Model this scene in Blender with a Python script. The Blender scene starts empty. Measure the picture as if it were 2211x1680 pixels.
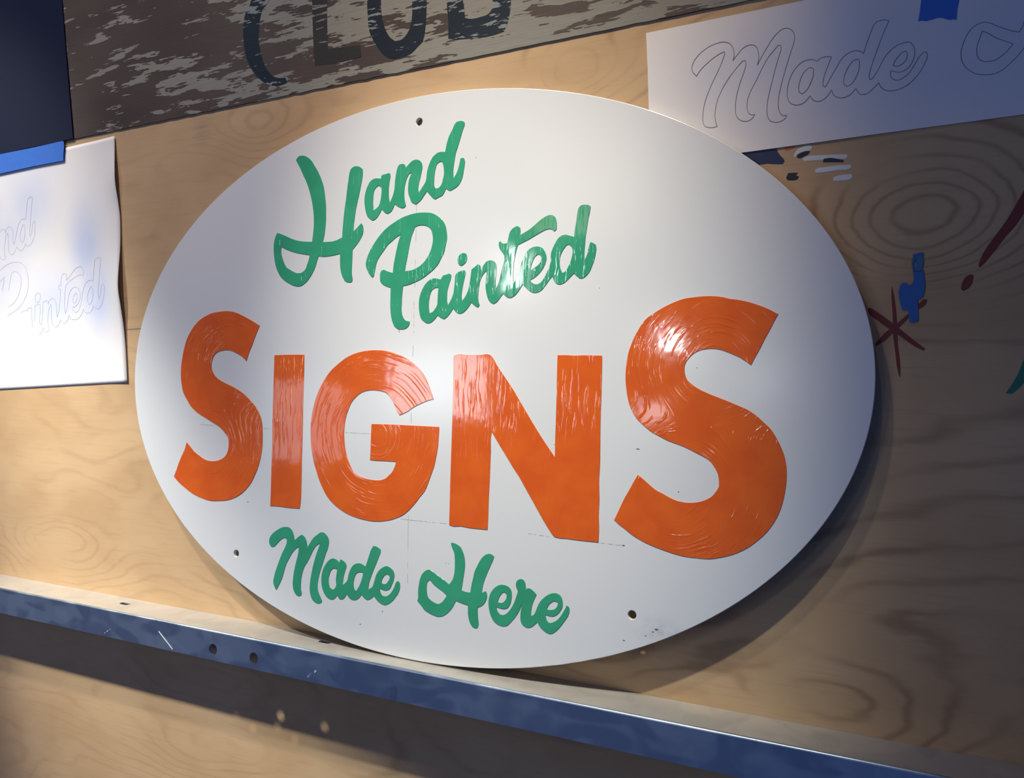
import bpy, math, random
from mathutils import Vector, Matrix, noise
random.seed(7)
sc = bpy.context.scene
COL = sc.collection

# ---------------------------------------------------------------- camera
W, H, F = 2211.0, 1680.0, 1839.03
YAW, PITCH, ROLL = math.radians(-27.8593), math.radians(0.9929), math.radians(-0.2135)
CAM = Vector((0.0, -0.78838, 0.0))
fw = Vector((math.sin(YAW)*math.cos(PITCH), math.cos(YAW)*math.cos(PITCH), -math.sin(PITCH)))
r0 = Vector((math.cos(YAW), -math.sin(YAW), 0.0))
d0 = fw.cross(r0)
RT = r0*math.cos(ROLL) + d0*math.sin(ROLL)
DN = d0*math.cos(ROLL) - r0*math.sin(ROLL)
cd = bpy.data.cameras.new('camera')
cd.sensor_width = 36.0; cd.sensor_fit = 'HORIZONTAL'; cd.lens = F*36.0/W
cd.clip_start = 0.02; cd.clip_end = 50
cam = bpy.data.objects.new('camera', cd); COL.objects.link(cam)
m = Matrix.Identity(4)
for i in range(3):
    m[i][0] = RT[i]; m[i][1] = -DN[i]; m[i][2] = -fw[i]; m[i][3] = CAM[i]
cam.matrix_world = m
sc.camera = cam

# ---------------------------------------------------------------- world and lights
w = bpy.data.worlds.new('world'); sc.world = w; w.use_nodes = True
w.node_tree.nodes['Background'].inputs[0].default_value = (0.16, 0.31, 0.92, 1)
w.node_tree.nodes['Background'].inputs[1].default_value = 0.145

def aim(o, target):
    o.rotation_euler = (Vector(target)-o.location).to_track_quat('-Z', 'Y').to_euler()
def spot(name, loc, target, power, col, size, blend, radius):
    l = bpy.data.lights.new(name, 'SPOT'); l.energy = power; l.color = col
    l.spot_size = math.radians(size); l.spot_blend = blend; l.shadow_soft_size = radius
    o = bpy.data.objects.new(name, l); COL.objects.link(o); o.location = loc; aim(o, target); return o
def area(name, loc, target, power, col, sx, sy):
    l = bpy.data.lights.new(name, 'AREA'); l.energy = power; l.color = col
    l.shape = 'RECTANGLE'; l.size = sx; l.size_y = sy
    o = bpy.data.objects.new(name, l); COL.objects.link(o); o.location = loc; aim(o, target); return o
LAMP_A, LAMP_B = (-2.05, -1.15, 1.55), (-0.42, -1.30, 2.15)
spot('track_and_fill_spot', LAMP_A, (-1.30, 0, 0.20), 135, (1.0, 0.99, 0.90), 18, 1.0, 0.04)
spot('track_and_fill_spot', LAMP_A, (-1.02, 0, -0.35), 385, (1.0, 0.98, 0.88), 18, 1.0, 0.04)
spot('track_and_fill_spot', LAMP_B, (-0.45, 0, -0.20), 205, (0.93, 1.0, 0.94), 18, 1.0, 0.035)
spot('track_and_fill_spot', LAMP_B, (-0.42, 0, 0.20), 140, (1.0, 0.76, 0.46), 18, 1.0, 0.035)
spot('track_and_fill_spot', (-1.10, -1.30, 2.40), (-1.16, 0, 0.22), 175, (1.0, 0.86, 0.74), 52, 1.0, 0.05)  # added wide warm fill to lift the upper left, no known lamp
area('window_light', (-2.42, -3.0, 0.16), (-0.5, 0, 0.0), 3.63, (0.84, 0.92, 1.0), 0.50, 0.34)
area('window_light', (-3.30, -3.0, -0.06), (-0.5, 0, 0.0), 0.99, (0.80, 0.88, 1.0), 0.42, 0.45)
area('lamp_light', (-1.6, -3.0, 1.15), (-0.3, 0, 0.1), 1.45, (1.0, 0.86, 0.62), 0.6, 0.5)
area('lamp_light', (-2.0, -3.0, 0.74), (-0.4, 0, 0.1), 1.32, (0.95, 0.98, 1.0), 0.10, 0.20)
area('lamp_light', (-1.17, -3.0, 0.37), (-0.3, 0, 0.0), 0.86, (0.95, 0.97, 1.0), 0.08, 0.08)
area('lamp_light', (-1.25, -3.0, 0.04), (-0.3, 0, 0.0), 0.20, (0.90, 0.92, 1.0), 0.13, 0.10)
area('lamp_light', (-0.77, -3.0, 0.20), (-0.3, 0, 0.0), 0.33, (0.85, 0.95, 1.0), 0.10, 0.10)

sc.view_settings.view_transform = 'Standard'; sc.view_settings.look = 'None'
sc.view_settings.gamma = 1.0; sc.view_settings.use_curve_mapping = False
sc.view_settings.exposure = 0.10

# ---------------------------------------------------------------- planes and pixel -> point on a plane
TAU = 0.0355                    # lean of the sign
Z_LEDGE, LEDGE_D, Z_LIP, Y_FOOT = -0.31086, 0.05245, -0.34677, 0.02787
UP = Vector((0, math.sin(TAU), math.cos(TAU)))
NS = Vector((0, -math.cos(TAU), math.sin(TAU)))
S_ORG = Vector((-0.5214, -Y_FOOT, Z_LEDGE)) + UP*0.3083
AX, AZ = 0.4572, 0.3072
def ray(px, py): return fw + RT*((px-W/2)/F) + DN*((py-H/2)/F)
def on_wall(px, py, depth=0.0):
    r = ray(px, py); t = (-depth-CAM.y)/r.y; p = CAM+r*t; return p
def on_sign(px, py):            # local (u, v) on the face of the sign
    r = ray(px, py); t = (S_ORG-CAM).dot(NS)/r.dot(NS); p = CAM+r*t-S_ORG
    return (p.x, p.dot(UP))
def wall_uv(depth=0.0):
    def f(px, py):
        p = on_wall(px, py, depth); return (p.x, p.z)
    return f
WALLM = lambda depth=0.0: Matrix(((1,0,0,0),(0,0,-1,-depth),(0,1,0,0),(0,0,0,1)))   # local x,y,z -> X, Z, toward room

# ---------------------------------------------------------------- materials
class NT:
    def __init__(s, name):
        s.m = bpy.data.materials.new(name); s.m.use_nodes = True; s.t = s.m.node_tree
        s.b = s.t.nodes['Principled BSDF']
    def n(s, typ, **kw):
        x = s.t.nodes.new(typ)
        for k, v in kw.items(): setattr(x, k, v)
        return x
    def L(s, a, b): s.t.links.new(a, b)
    def put(s, sock, v):
        if isinstance(v, (int, float)): sock.default_value = v
        elif isinstance(v, tuple): sock.default_value = v if len(v) == len(sock.default_value) else (*v, 1)
        else: s.L(v, sock)
    def M(s, op, a, b=0.0, c=None, clamp=False):
        x = s.n('ShaderNodeMath', operation=op); x.use_clamp = clamp
        s.put(x.inputs[0], a); s.put(x.inputs[1], b)
        if c is not None: s.put(x.inputs[2], c)
        return x.outputs[0]
    def xyz(s):
        g = s.n('ShaderNodeTexCoord'); q = s.n('ShaderNodeSeparateXYZ'); s.L(g.outputs['Object'], q.inputs[0])
        return q.outputs
    def vec(s, x, y, z):
        c = s.n('ShaderNodeCombineXYZ'); s.put(c.inputs[0], x); s.put(c.inputs[1], y); s.put(c.inputs[2], z); return c.outputs[0]
    def noise(s, v, scale=1.0, detail=2.0, rough=0.5, dist=0.0):
        x = s.n('ShaderNodeTexNoise'); s.L(v, x.inputs['Vector'])
        x.inputs['Scale'].default_value = scale; x.inputs['Detail'].default_value = detail
        x.inputs['Roughness'].default_value = rough; x.inputs['Distortion'].default_value = dist
        return x.outputs[0]
    def ramp(s, v, a, b, lo=0.0, hi=1.0):
        x = s.n('ShaderNodeMapRange', interpolation_type='SMOOTHSTEP'); s.put(x.inputs[0], v)
        s.put(x.inputs[1], a); s.put(x.inputs[2], b); s.put(x.inputs[3], lo); s.put(x.inputs[4], hi); return x.outputs[0]
    def mix(s, f, a, b):
        x = s.n('ShaderNodeMix', data_type='RGBA'); s.put(x.inputs[0], f)
        s.put(x.inputs[6], a); s.put(x.inputs[7], b); return x.outputs[2]
    def bump(s, h, strength, dist):
        x = s.n('ShaderNodeBump'); x.inputs['Strength'].default_value = strength; x.inputs['Distance'].default_value = dist
        s.L(h, x.inputs['Height']); s.L(x.outputs[0], s.b.inputs['Normal'])
    def set(s, **kw):
        for k, v in kw.items(): s.put(s.b.inputs[k.replace('_', ' ')], v)
        return s.m
    def blob(s, x, y, cx, cy, sx, sy):
        a = s.M('DIVIDE', s.M('SUBTRACT', x, cx), sx); b = s.M('DIVIDE', s.M('SUBTRACT', y, cy), sy)
        r = s.M('ADD', s.M('MULTIPLY', a, a), s.M('MULTIPLY', b, b))
        return s.M('POWER', 2.71828, s.M('MULTIPLY', r, -1.0))

def plywood():
    t = NT('birch_plywood'); x, y, z = t.xyz()
    n1 = t.noise(t.vec(t.M('MULTIPLY', x, 2.6), 0.0, t.M('MULTIPLY', z, 6.0)), 1.0, 2.0, 0.45)
    n2 = t.noise(t.vec(t.M('MULTIPLY', x, 9.0), 3.0, t.M('MULTIPLY', z, 30.0)), 1.0, 3.0, 0.5)
    f = t.M('MULTIPLY', z, 26.0)
    f = t.M('ADD', f, t.M('MULTIPLY', n1, t.ramp(x, -.45, -.05, 12.0, 6.0))); f = t.M('ADD', f, t.M('MULTIPLY', n2, 1.3))
    eyes = [((1990, 480), .080, .055, 8), ((110, 1165), .13, .045, 5), ((560, 270), .06, .03, 3), ((1830, 1560), .09, .05, 4), ((420, 1600), .16, .05, 5), ((1240, 150), .05, .03, 3)]
    for (p, sx, sy, A) in eyes:
        q = on_wall(*p); f = t.M('ADD', f, t.M('MULTIPLY', t.blob(x, z, q.x, q.z, sx, sy), float(A)))
    s1 = t.M('SINE', t.M('MULTIPLY', f, 6.283))
    line = t.M('POWER', t.M('MULTIPLY_ADD', s1, 0.5, 0.5), 5.0)
    fine = t.noise(t.vec(t.M('MULTIPLY', x, 14.0), 7.0, t.M('MULTIPLY', z, 260.0)), 1.0, 3.0, 0.6)
    blot = t.noise(t.vec(t.M('MULTIPLY', x, 5.0), 1.0, t.M('MULTIPLY', z, 9.0)), 1.0, 3.0, 0.55)
    amt = t.ramp(x, -1.0, 0.0, 0.22, 0.68)
    brk = t.ramp(t.noise(t.vec(t.M('MULTIPLY', x, 6.0), 9.0, t.M('MULTIPLY', z, 12.0)), 1.0, 2.0), .35, .62)
    c = t.mix(t.ramp(blot, .35, .7), (.56, .385, .22), (.48, .315, .17))
    c = t.mix(t.M('MULTIPLY', t.M('MULTIPLY', line, amt), brk), c, (.28, .17, .09))
    c = t.mix(t.M('MULTIPLY', t.ramp(fine, .5, .75), .22), c, (.33, .21, .115))
    # small greyish pencil smudges near the top left of the sign
    q = on_wall(435, 280); sm = t.M('MULTIPLY', t.blob(x, z, q.x, q.z, .014, .022), t.ramp(fine, .35, .6))
    c = t.mix(t.M('MULTIPLY', sm, .35), c, (.16, .14, .16))
    t.bump(fine, .15, .0006)
    return t.set(Base_Color=c, Roughness=t.M('MULTIPLY_ADD', fine, .15, .42), Specular_IOR_Level=.35)

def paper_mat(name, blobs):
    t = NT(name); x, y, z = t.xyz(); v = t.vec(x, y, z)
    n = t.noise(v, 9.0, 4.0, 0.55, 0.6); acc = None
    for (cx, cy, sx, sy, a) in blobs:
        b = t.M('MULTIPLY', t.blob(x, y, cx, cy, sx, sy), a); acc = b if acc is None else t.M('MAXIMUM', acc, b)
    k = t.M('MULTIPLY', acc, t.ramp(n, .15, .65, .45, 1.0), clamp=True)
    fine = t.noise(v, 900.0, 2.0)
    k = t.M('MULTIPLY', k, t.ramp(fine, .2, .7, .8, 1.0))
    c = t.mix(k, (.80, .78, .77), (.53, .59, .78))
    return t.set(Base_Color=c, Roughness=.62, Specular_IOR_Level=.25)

def gloss_paint(name, col, dark, curved=None, rough=.06, bstr=.38):
    """glossy enamel with brush ridges; curved = centres the strokes swing around"""
    t = NT(name); x, y, z = t.xyz(); v = t.vec(x, y, 0.0)
    wob = t.noise(v, 22.0, 2.0)
    if curved:
        best = None; dmin = None
        for (cx, cy) in curved:
            dx = t.M('SUBTRACT', x, cx); dy = t.M('SUBTRACT', y, cy)
            d = t.M('SQRT', t.M('ADD', t.M('MULTIPLY', dx, dx), t.M('MULTIPLY', dy, dy)))
            if dmin is None: dmin = d
            else: dmin = t.M('SMOOTH_MIN', dmin, d, .045)
        along = t.M('ADD', x, y)
        rv = t.vec(t.M('MULTIPLY_ADD', wob, 2.0, t.M('MULTIPLY', dmin, 330.0)), t.M('MULTIPLY', along, 28.0), 0.0)
        best = t.ramp(dmin, .002, .020)
    else:
        rv = t.vec(t.M('MULTIPLY_ADD', wob, 2.0, t.M('MULTIPLY', x, 300.0)), t.M('MULTIPLY', y, 26.0), 0.0)
    n = t.noise(rv, 1.0, 2.0, .5)
    ridge = t.ramp(n, .50, .72)
    if curved: ridge = t.M('MULTIPLY', ridge, best)
    patch = t.ramp(t.noise(v, 16.0, 2.0), .38, .62, .25, 1.0)
    soft = t.noise(t.vec(x, y, 5.0), 34.0, 2.0, .5)
    h = t.M('ADD', t.M('MULTIPLY', ridge, t.M('MULTIPLY', patch, .95)), t.M('MULTIPLY', soft, .9))
    t.bump(h, bstr, .0004)
    c = t.mix(t.ramp(soft, .3, .7), dark, col)
    return t.set(Base_Color=c, Roughness=rough, Specular_IOR_Level=.82)

def plain(name, col, rough=.5, spec=.5, metallic=0.0):
    t = NT(name); x, y, z = t.xyz()
    n = t.noise(t.vec(x, y, z), 120.0, 3.0)
    c = t.mix(n, tuple(k*.88 for k in col), tuple(min(1, k*1.1) for k in col))
    return t.set(Base_Color=c, Roughness=rough, Specular_IOR_Level=spec, Metallic=metallic)

def sign_white():
    t = NT('white_enamel'); x, y, z = t.xyz()
    n = t.noise(t.vec(x, y, z), 260.0, 2.0); big = t.noise(t.vec(x, y, z), 5.0, 2.0)
    t.bump(n, .10, .0004)
    u, v = on_sign(1420, 1362)
    sc_ = t.M('MULTIPLY', t.blob(x, y, u, v, .022, .010), t.ramp(t.noise(t.vec(x, y, z), 70.0, 3.0), .3, .7))
    c = t.mix(t.M('MULTIPLY', sc_, .5), (.73, .755, .77), (.38, .40, .43))
    return t.set(Base_Color=c, Roughness=.40, Specular_IOR_Level=.4, Coat_Weight=.9, Coat_IOR=1.68, Coat_Roughness=.17)

def weathered(name, base, base2, fleck, lo, hi, sx=15.0, sz=85.0, side=True):
    t = NT(name); x, y, z = t.xyz()
    # local x along the board, y up; the flaking runs along the grain, in ragged steps
    yy = t.M('SUBTRACT', y, t.M('MULTIPLY', x, SLOPE))
    st = t.noise(t.vec(t.M('MULTIPLY', x, 55.0), t.M('MULTIPLY', yy, 420.0), 3.0), 1.0, 2.0, .6)
    nb = t.noise(t.vec(t.M('MULTIPLY', x, sx), t.M('MULTIPLY', yy, sz), 0.0), 1.0, 3.0, .55, .3)
    big = t.noise(t.vec(t.M('MULTIPLY', x, 6.0), t.M('MULTIPLY', yy, 18.0), 4.0), 1.0, 2.0, .5)
    k = t.M('ADD', t.M('MULTIPLY', nb, .50), t.M('MULTIPLY', big, .34)); k = t.M('ADD', k, t.M('MULTIPLY', st, .16))
    th = t.ramp(x, -1.10, -.50, hi, lo) if side else lo
    f = t.ramp(t.M('SUBTRACT', k, th), 0.0, 0.008)
    g = t.noise(t.vec(t.M('MULTIPLY', x, 30.0), t.M('MULTIPLY', yy, 400.0), 8.0), 1.0, 3.0, .6)
    tone = t.noise(t.vec(t.M('MULTIPLY', x, 4.0), t.M('MULTIPLY', yy, 9.0), 12.0), 1.0, 2.0, .5)
    wood = t.mix(t.ramp(tone, .35, .65), t.mix(g, base, base2), t.mix(g, tuple(k_*.8 for k_ in base), tuple(k_*.85 for k_ in base)))
    fl = t.mix(g, tuple(k_*.68 for k_ in fleck), fleck)
    c = t.mix(f, wood, fl)
    t.bump(t.M('ADD', f, t.M('MULTIPLY', g, .5)), .6, .0006)
    return t.set(Base_Color=c, Roughness=.62, Specular_IOR_Level=.2)

def steel(name, a, b, dark, metal, r0_, r1_):
    t = NT(name); x, y, z = t.xyz(); v = t.vec(x, y, z)
    n = t.noise(v, 26.0, 4.0, .6); p = t.noise(t.vec(x, y, t.M('MULTIPLY', z, 2.0)), 13.0, 1.0, .4, 1.2)
    p2 = t.noise(v, 31.0, 1.0, .4, .6)
    g = t.noise(t.vec(t.M('MULTIPLY', x, 60.0), y, t.M('MULTIPLY', z, 8.0)), 8.0, 2.0)
    k = t.M('MULTIPLY_ADD', t.ramp(p, .42, .56), .6, t.M('MULTIPLY', t.ramp(p2, .52, .60), .4))
    c = t.mix(k, a, b)
    c = t.mix(t.M('MULTIPLY', t.ramp(n, .6, .78), .4), c, dark)
    t.bump(g, .12, .0004)
    return t.set(Base_Color=c, Metallic=metal, Roughness=t.ramp(p, .4, .6, r0_, r1_))

def wear_paint(name, col, thr=.5, rough=.6):
    t = NT(name); x, y, z = t.xyz()
    n = t.noise(t.vec(t.M('MULTIPLY', x, 260.0), t.M('MULTIPLY', y, 60.0), 0.0), 1.0, 3.0, .6)
    return t.set(Base_Color=col, Roughness=rough, Alpha=t.ramp(n, thr-.05, thr+.05))

M = {}
SLOPE = 0.0
M['ply'] = plywood()
M['white'] = sign_white()
CU = [on_sign(*p) for p in ((495, 790), (455, 960), (815, 940), (1540, 790), (1480, 1050), (870, 520), (1450, 1075))]
M['orange'] = gloss_paint('orange_enamel', (.76, .135, .012), (.70, .110, .010))
M['orange_swirl'] = gloss_paint('orange_enamel_curved_strokes', (.76, .135, .012), (.70, .110, .010), CU)
M['green'] = gloss_paint('green_enamel', (.045, .36, .20), (.038, .32, .172), None, .065, .42)
M['board'] = weathered('weathered_board', (.078, .060, .057), (.105, .080, .070), (.29, .285, .25), .474, .556)
M['board_letter'] = weathered('weathered_navy_lettering', (.010, .020, .034), (.018, .032, .045), (.27, .29, .29), .558, .558, 40.0, 210.0, False)
M['ghost'] = weathered('faded_lettering', (.034, .034, .036), (.05, .046, .046), (.24, .24, .23), .56, .56, 24.0, 140.0, False)
M['navy'] = plain('navy_painted_panel', (.006, .010, .034), .6, .2)
M['tape'] = plain('blue_masking_tape', (.045, .17, .62), .55, .3)
M['pencil'] = plain('graphite', (.16, .17, .22), .6, .3)
M['pencil_light'] = plain('light_graphite', (.36, .36, .44), .6, .3)
M['pencil_faint'] = wear_paint('faint_graphite', (.42, .42, .42), .46)
M['steel'] = steel('pale_steel_top', (.53, .50, .45), (.44, .42, .38), (.36, .34, .31), .35, .36, .48)  # top flange coloured paler and warmer than the lip
M['lip'] = steel('blue_steel_lip', (.36, .44, .54), (.46, .55, .65), (.14, .17, .22), .92, .28, .36)
M['bright'] = plain('painted_glint', (.75, .76, .74), .5, .6)  # colours the painted light streak on the lip
M['red'] = plain('dark_red_paint', (.19, .024, .022), .45)
M['blackp'] = plain('black_paint', (.014, .017, .032), .4)
M['navyp'] = plain('navy_paint', (.015, .028, .085), .4)
M['whitep'] = plain('white_paint', (.66, .70, .72), .45)
M['orangep'] = plain('orange_paint', (.55, .13, .06), .5)
M['bluep'] = plain('blue_paint', (.025, .13, .42), .45)
M['bluedry'] = wear_paint('dry_brushed_blue_paint', (.04, .16, .33), .44)
M['greenp'] = plain('green_paint', (.02, .17, .11), .5)
M['speck'] = plain('dark_speck', (.12, .12, .13), .6)

# ---------------------------------------------------------------- object helpers
def link(o, parent=None):
    COL.objects.link(o)
    if parent is not None: o.parent = parent
    return o
def tag(o, label=None, cat=None, kind=None, group=None):
    if label: o['label'] = label
    if cat: o['category'] = cat
    if kind: o['kind'] = kind
    if group: o['group'] = group
    return o
def thing(name, loc, label, cat, group=None):
    o = bpy.data.objects.new(name, None); o.empty_display_size = .05; COL.objects.link(o); o.location = loc
    return tag(o, label, cat, None, group)
def mesh_obj(name, me, mat, parent=None, mw=None):
    me.name = name; o = bpy.data.objects.new(name, me); me.materials.clear(); me.materials.append(mat); COL.objects.link(o)
    if mw is not None: o.matrix_world = mw
    if parent is not None:
        o.parent = parent; o.matrix_parent_inverse = parent.matrix_basis.inverted()
    return o
def smooth(pts, sub=4, closed=True, ang=42):
    n = len(pts)
    if n < 4: return pts
    P = [Vector(p) for p in pts]; out = []
    def corner(i):
        if not closed and (i == 0 or i == n-1): return True
        a = P[i]-P[i-1]; b = P[(i+1) % n]-P[i]
        if a.length < 1e-9 or b.length < 1e-9: return True
        return a.angle(b) > math.radians(ang)
    cs = [corner(i) for i in range(n)]
    for i in range(n if closed else n-1):
        j = (i+1) % n; p1, p2 = P[i], P[j]; L = (p2-p1).length
        def tan(k, kp, kn):
            a = P[k]-P[kp]; b = P[kn]-P[k]
            if a.length < 1e-9 or b.length < 1e-9: return None
            d = a.normalized()*b.length + b.normalized()*a.length   # weighted so that long runs stay straight
            return d.normalized()
        t1 = None if cs[i] else tan(i, i-1, j)
        t2 = None if cs[j] else tan(j, i, (j+1) % n)
        d = (p2-p1).normalized() if L > 1e-9 else Vector((1, 0))
        t1 = t1 or d; t2 = t2 or d
        for s in range(sub):
            u = s/sub; h00 = 2*u**3-3*u*u+1; h10 = u**3-2*u*u+u; h01 = -2*u**3+3*u*u; h11 = u**3-u*u
            q = p1*h00 + t1*(h10*L) + p2*h01 + t2*(h11*L); out.append((q.x, q.y))
    if not closed: out.append(tuple(pts[-1]))
    return out
def shape_mesh(loops, half, bevel=0.0, res=2):
    """filled flat shape (outer loop and holes) with thickness, as a mesh in local x,y"""
    cu = bpy.data.curves.new('tmp', 'CURVE'); cu.dimensions = '2D'; cu.fill_mode = 'BOTH'
    cu.extrude = half; cu.bevel_depth = bevel; cu.bevel_resolution = res
    if bevel: cu.offset = -bevel
    for lp in loops:
        s = cu.splines.new('POLY'); s.points.add(len(lp)-1); s.use_cyclic_u = True
        for p, q in zip(s.points, lp): p.co = (q[0], q[1], 0, 1)
    o = bpy.data.objects.new('tmp', cu); COL.objects.link(o)
    dg = bpy.context.evaluated_depsgraph_get(); dg.update()
    me = bpy.data.meshes.new_from_object(o.evaluated_get(dg))
    bpy.data.objects.remove(o); bpy.data.curves.remove(cu)
    return me
def ribbon_mesh(lines, width, lift, depth=None, jitter=.15):
    """thin drawn lines: each a flat strip of its own small thickness; depth(x, y) follows a curved sheet"""
    V, Fc = [], []
    for ln in lines:
        n = len(ln); base = len(V)
        for i, p in enumerate(ln):
            a = Vector(ln[max(0, i-1)]); b = Vector(ln[min(n-1, i+1)]); t = (b-a)
            t = t.normalized() if t.length > 1e-9 else Vector((1, 0)); nn = Vector((-t.y, t.x))
            hw = width/2*(1+jitter*noise.noise(Vector((p[0]*90, p[1]*90, 1.3)))*2)
            for s in (-1, 1):
                q = Vector(p)+nn*hw*s; V.append((q.x, q.y, lift+(depth(p[0], p[1]) if depth else 0)))
        for i in range(n-1):
            k = base+2*i; Fc.append((k, k+2, k+3, k+1))
    me = bpy.data.meshes.new('ribbon'); me.from_pydata(V, [], Fc); me.update(); return me
def frame(ox, oy, s): return lambda pts: [(ox+x/s, oy+y/s) for x, y in pts]
def to_plane(pix, fn): return [fn(*p) for p in pix]

# ---------------------------------------------------------------- setting: plywood wall
def box_mesh(x0, x1, y0, y1, z0, z1):
    v = [(x, y, z) for x in (x0, x1) for y in (y0, y1) for z in (z0, z1)]
    f = [(0,1,3,2),(4,6,7,5),(0,4,5,1),(2,3,7,6),(0,2,6,4),(1,5,7,3)]
    me = bpy.data.meshes.new('box'); me.from_pydata(v, [], f); me.update(); return me
seam_z = on_wall(290, 710).z
wall = mesh_obj('wall_back', box_mesh(-3.2, 1.6, 0.0, 0.018, -1.5, 1.6), M['ply'])
tag(wall, 'pale birch plywood wall with looping grain and painted marks', None, 'structure')
# fine joint in the veneer between the left paper and the sign
a = wall_uv()(274, 711.5); b = wall_uv()(330, 708.5)
o = mesh_obj('veneer_joint', ribbon_mesh([[a, b]], .0007, .0002), M['speck'], wall, WALLM())

# ---------------------------------------------------------------- steel angle ledge
def ledge():
    t = thing('steel_shelf_angle', (-0.6, 0, Z_LEDGE), 'long worn steel angle ledge carrying the oval sign', 'ledge')
    x0, x1, R = -2.8, 1.2, .0022
    def circ(cx, cy, r, n=20): return [(cx+r*math.cos(2*math.pi*i/n), cy-r*math.sin(2*math.pi*i/n)) for i in range(n)]
    th = .0016
    def on_top(px, py):
        r = ray(px, py); k = (Z_LEDGE-CAM.z)/r.z; p = CAM+r*k; return (p.x, p.y)
    # top flange: local x = X, y = world Y
    tops = [[(x0, -LEDGE_D+R), (x1, -LEDGE_D+R), (x1, -.0002), (x0, -.0002)]]
    for p in ((270, 1303.5), (702, 1386)):
        q = on_top(*p); tops.append([(q[0]+sx_*.0048+.0040*math.cos(a_), q[1]-.0040*math.sin(a_)) for sx_, a0 in ((1, -math.pi/2), (-1, math.pi/2)) for a_ in [a0+math.pi*i_/10 for i_ in range(11)]])
    me = shape_mesh(tops, th/2)
    lips = [[(x0, Z_LIP), (x1, Z_LIP), (x1, Z_LEDGE-R), (x0, Z_LEDGE-R)]]
    for p in ((460, 1402), (548, 1421)):
        q = on_wall(p[0], p[1], LEDGE_D); lips.append(circ(q.x, q.z, .0066))
    ml = shape_mesh(lips, th/2)
    V, Fc = [], []
    def add(me_, fn):
        nonlocal V, Fc
        k = len(V); V.extend(fn(v.co) for v in me_.vertices); Fc.extend(tuple(k+i for i in p.vertices) for p in me_.polygons)
    add(me, lambda c: (c.x, c.y, Z_LEDGE-th/2+c.z)); VT, FT = V, Fc; V, Fc = [], []
    add(ml, lambda c: (c.x, -LEDGE_D+th/2-c.z, c.y))
    k = len(V); N = 8; ns = 2
    for xx in (x0, x1):
        for i in range(N+1):
            a = math.pi/2*i/N
            V.append((xx, -LEDGE_D+R-R*math.sin(a), Z_LEDGE-R+R*math.cos(a)))
    for i in range(N): Fc.append((k+i, k+i+1, k+N+1+i+1, k+N+1+i))
    m2 = bpy.data.meshes.new('angle'); m2.from_pydata(V, [], Fc); m2.update()
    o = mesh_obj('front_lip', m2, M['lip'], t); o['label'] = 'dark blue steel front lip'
    for p in m2.polygons[-N:]: p.use_smooth = True
    mt = bpy.data.meshes.new('flange'); mt.from_pydata(VT, [], FT); mt.update()
    o = mesh_obj('top_flange', mt, M['steel'], t); o['label'] = 'pale steel top'
    # front lip: first strip is a light streak painted on, others faint scratches
    fn = wall_uv(LEDGE_D)
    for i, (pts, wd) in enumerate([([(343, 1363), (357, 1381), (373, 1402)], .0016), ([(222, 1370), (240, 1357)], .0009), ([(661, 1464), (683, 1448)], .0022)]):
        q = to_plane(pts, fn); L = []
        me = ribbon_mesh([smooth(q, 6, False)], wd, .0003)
        s = mesh_obj('glint_and_scratch', me, M['bright'] if i == 0 else M['scr2'], t, WALLM(LEDGE_D))
        if i == 0: s['label'] = 'bright slanting light streak painted on the lip'
    return t
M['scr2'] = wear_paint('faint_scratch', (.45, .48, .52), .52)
ledge()

# ---------------------------------------------------------------- oval sign
SIGNM = Matrix(((1, 0, NS.x, S_ORG.x), (0, UP.y, NS.y, S_ORG.y), (0, UP.z, NS.z, S_ORG.z), (0, 0, 0, 1)))
sign = thing('oval_sign', (S_ORG.x, -Y_FOOT, Z_LEDGE), 'large white oval hand painted sign leaning on the steel ledge', 'sign')
TH = .0042
el = [(AX*math.cos(2*math.pi*i/240), AZ*math.sin(2*math.pi*i/240)) for i in range(240)]
# chipped stretch of the rim, lower right
for i, (x, y) in enumerate(el):
    if 289 < i*1.5 < 303:
        k = 1-.0016*abs(noise.noise(Vector((i*1.7, .3, 0)))) ; el[i] = (x*k, y*k)
holes = []
for (px, py) in ((905, 263), (510, 1195), (1364.5, 1328)):
    u, v = on_sign(px, py); holes.append([(u+.0042*math.cos(-2*math.pi*i/24), v+.0042*math.sin(-2*math.pi*i/24)) for i in range(24)])
pm = shape_mesh([el]+holes, TH/2-.0006, .0006, 2)
pan = mesh_obj('panel', pm, M['white'], sign, SIGNM @ Matrix.Translation((0, 0, -TH/2)))

A1 = frame(360, 640, 4); B1 = frame(800, 740, 4); D1 = frame(1240, 600, 4)
G1 = frame(570, 240, 6); G2 = frame(570, 360, 6); G3 = frame(760, 240, 8); G4 = frame(780, 440, 6)
G5 = frame(1000, 420, 6); G6 = frame(560, 1100, 6); G7 = frame(880, 1120, 6)

LET = []
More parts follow.
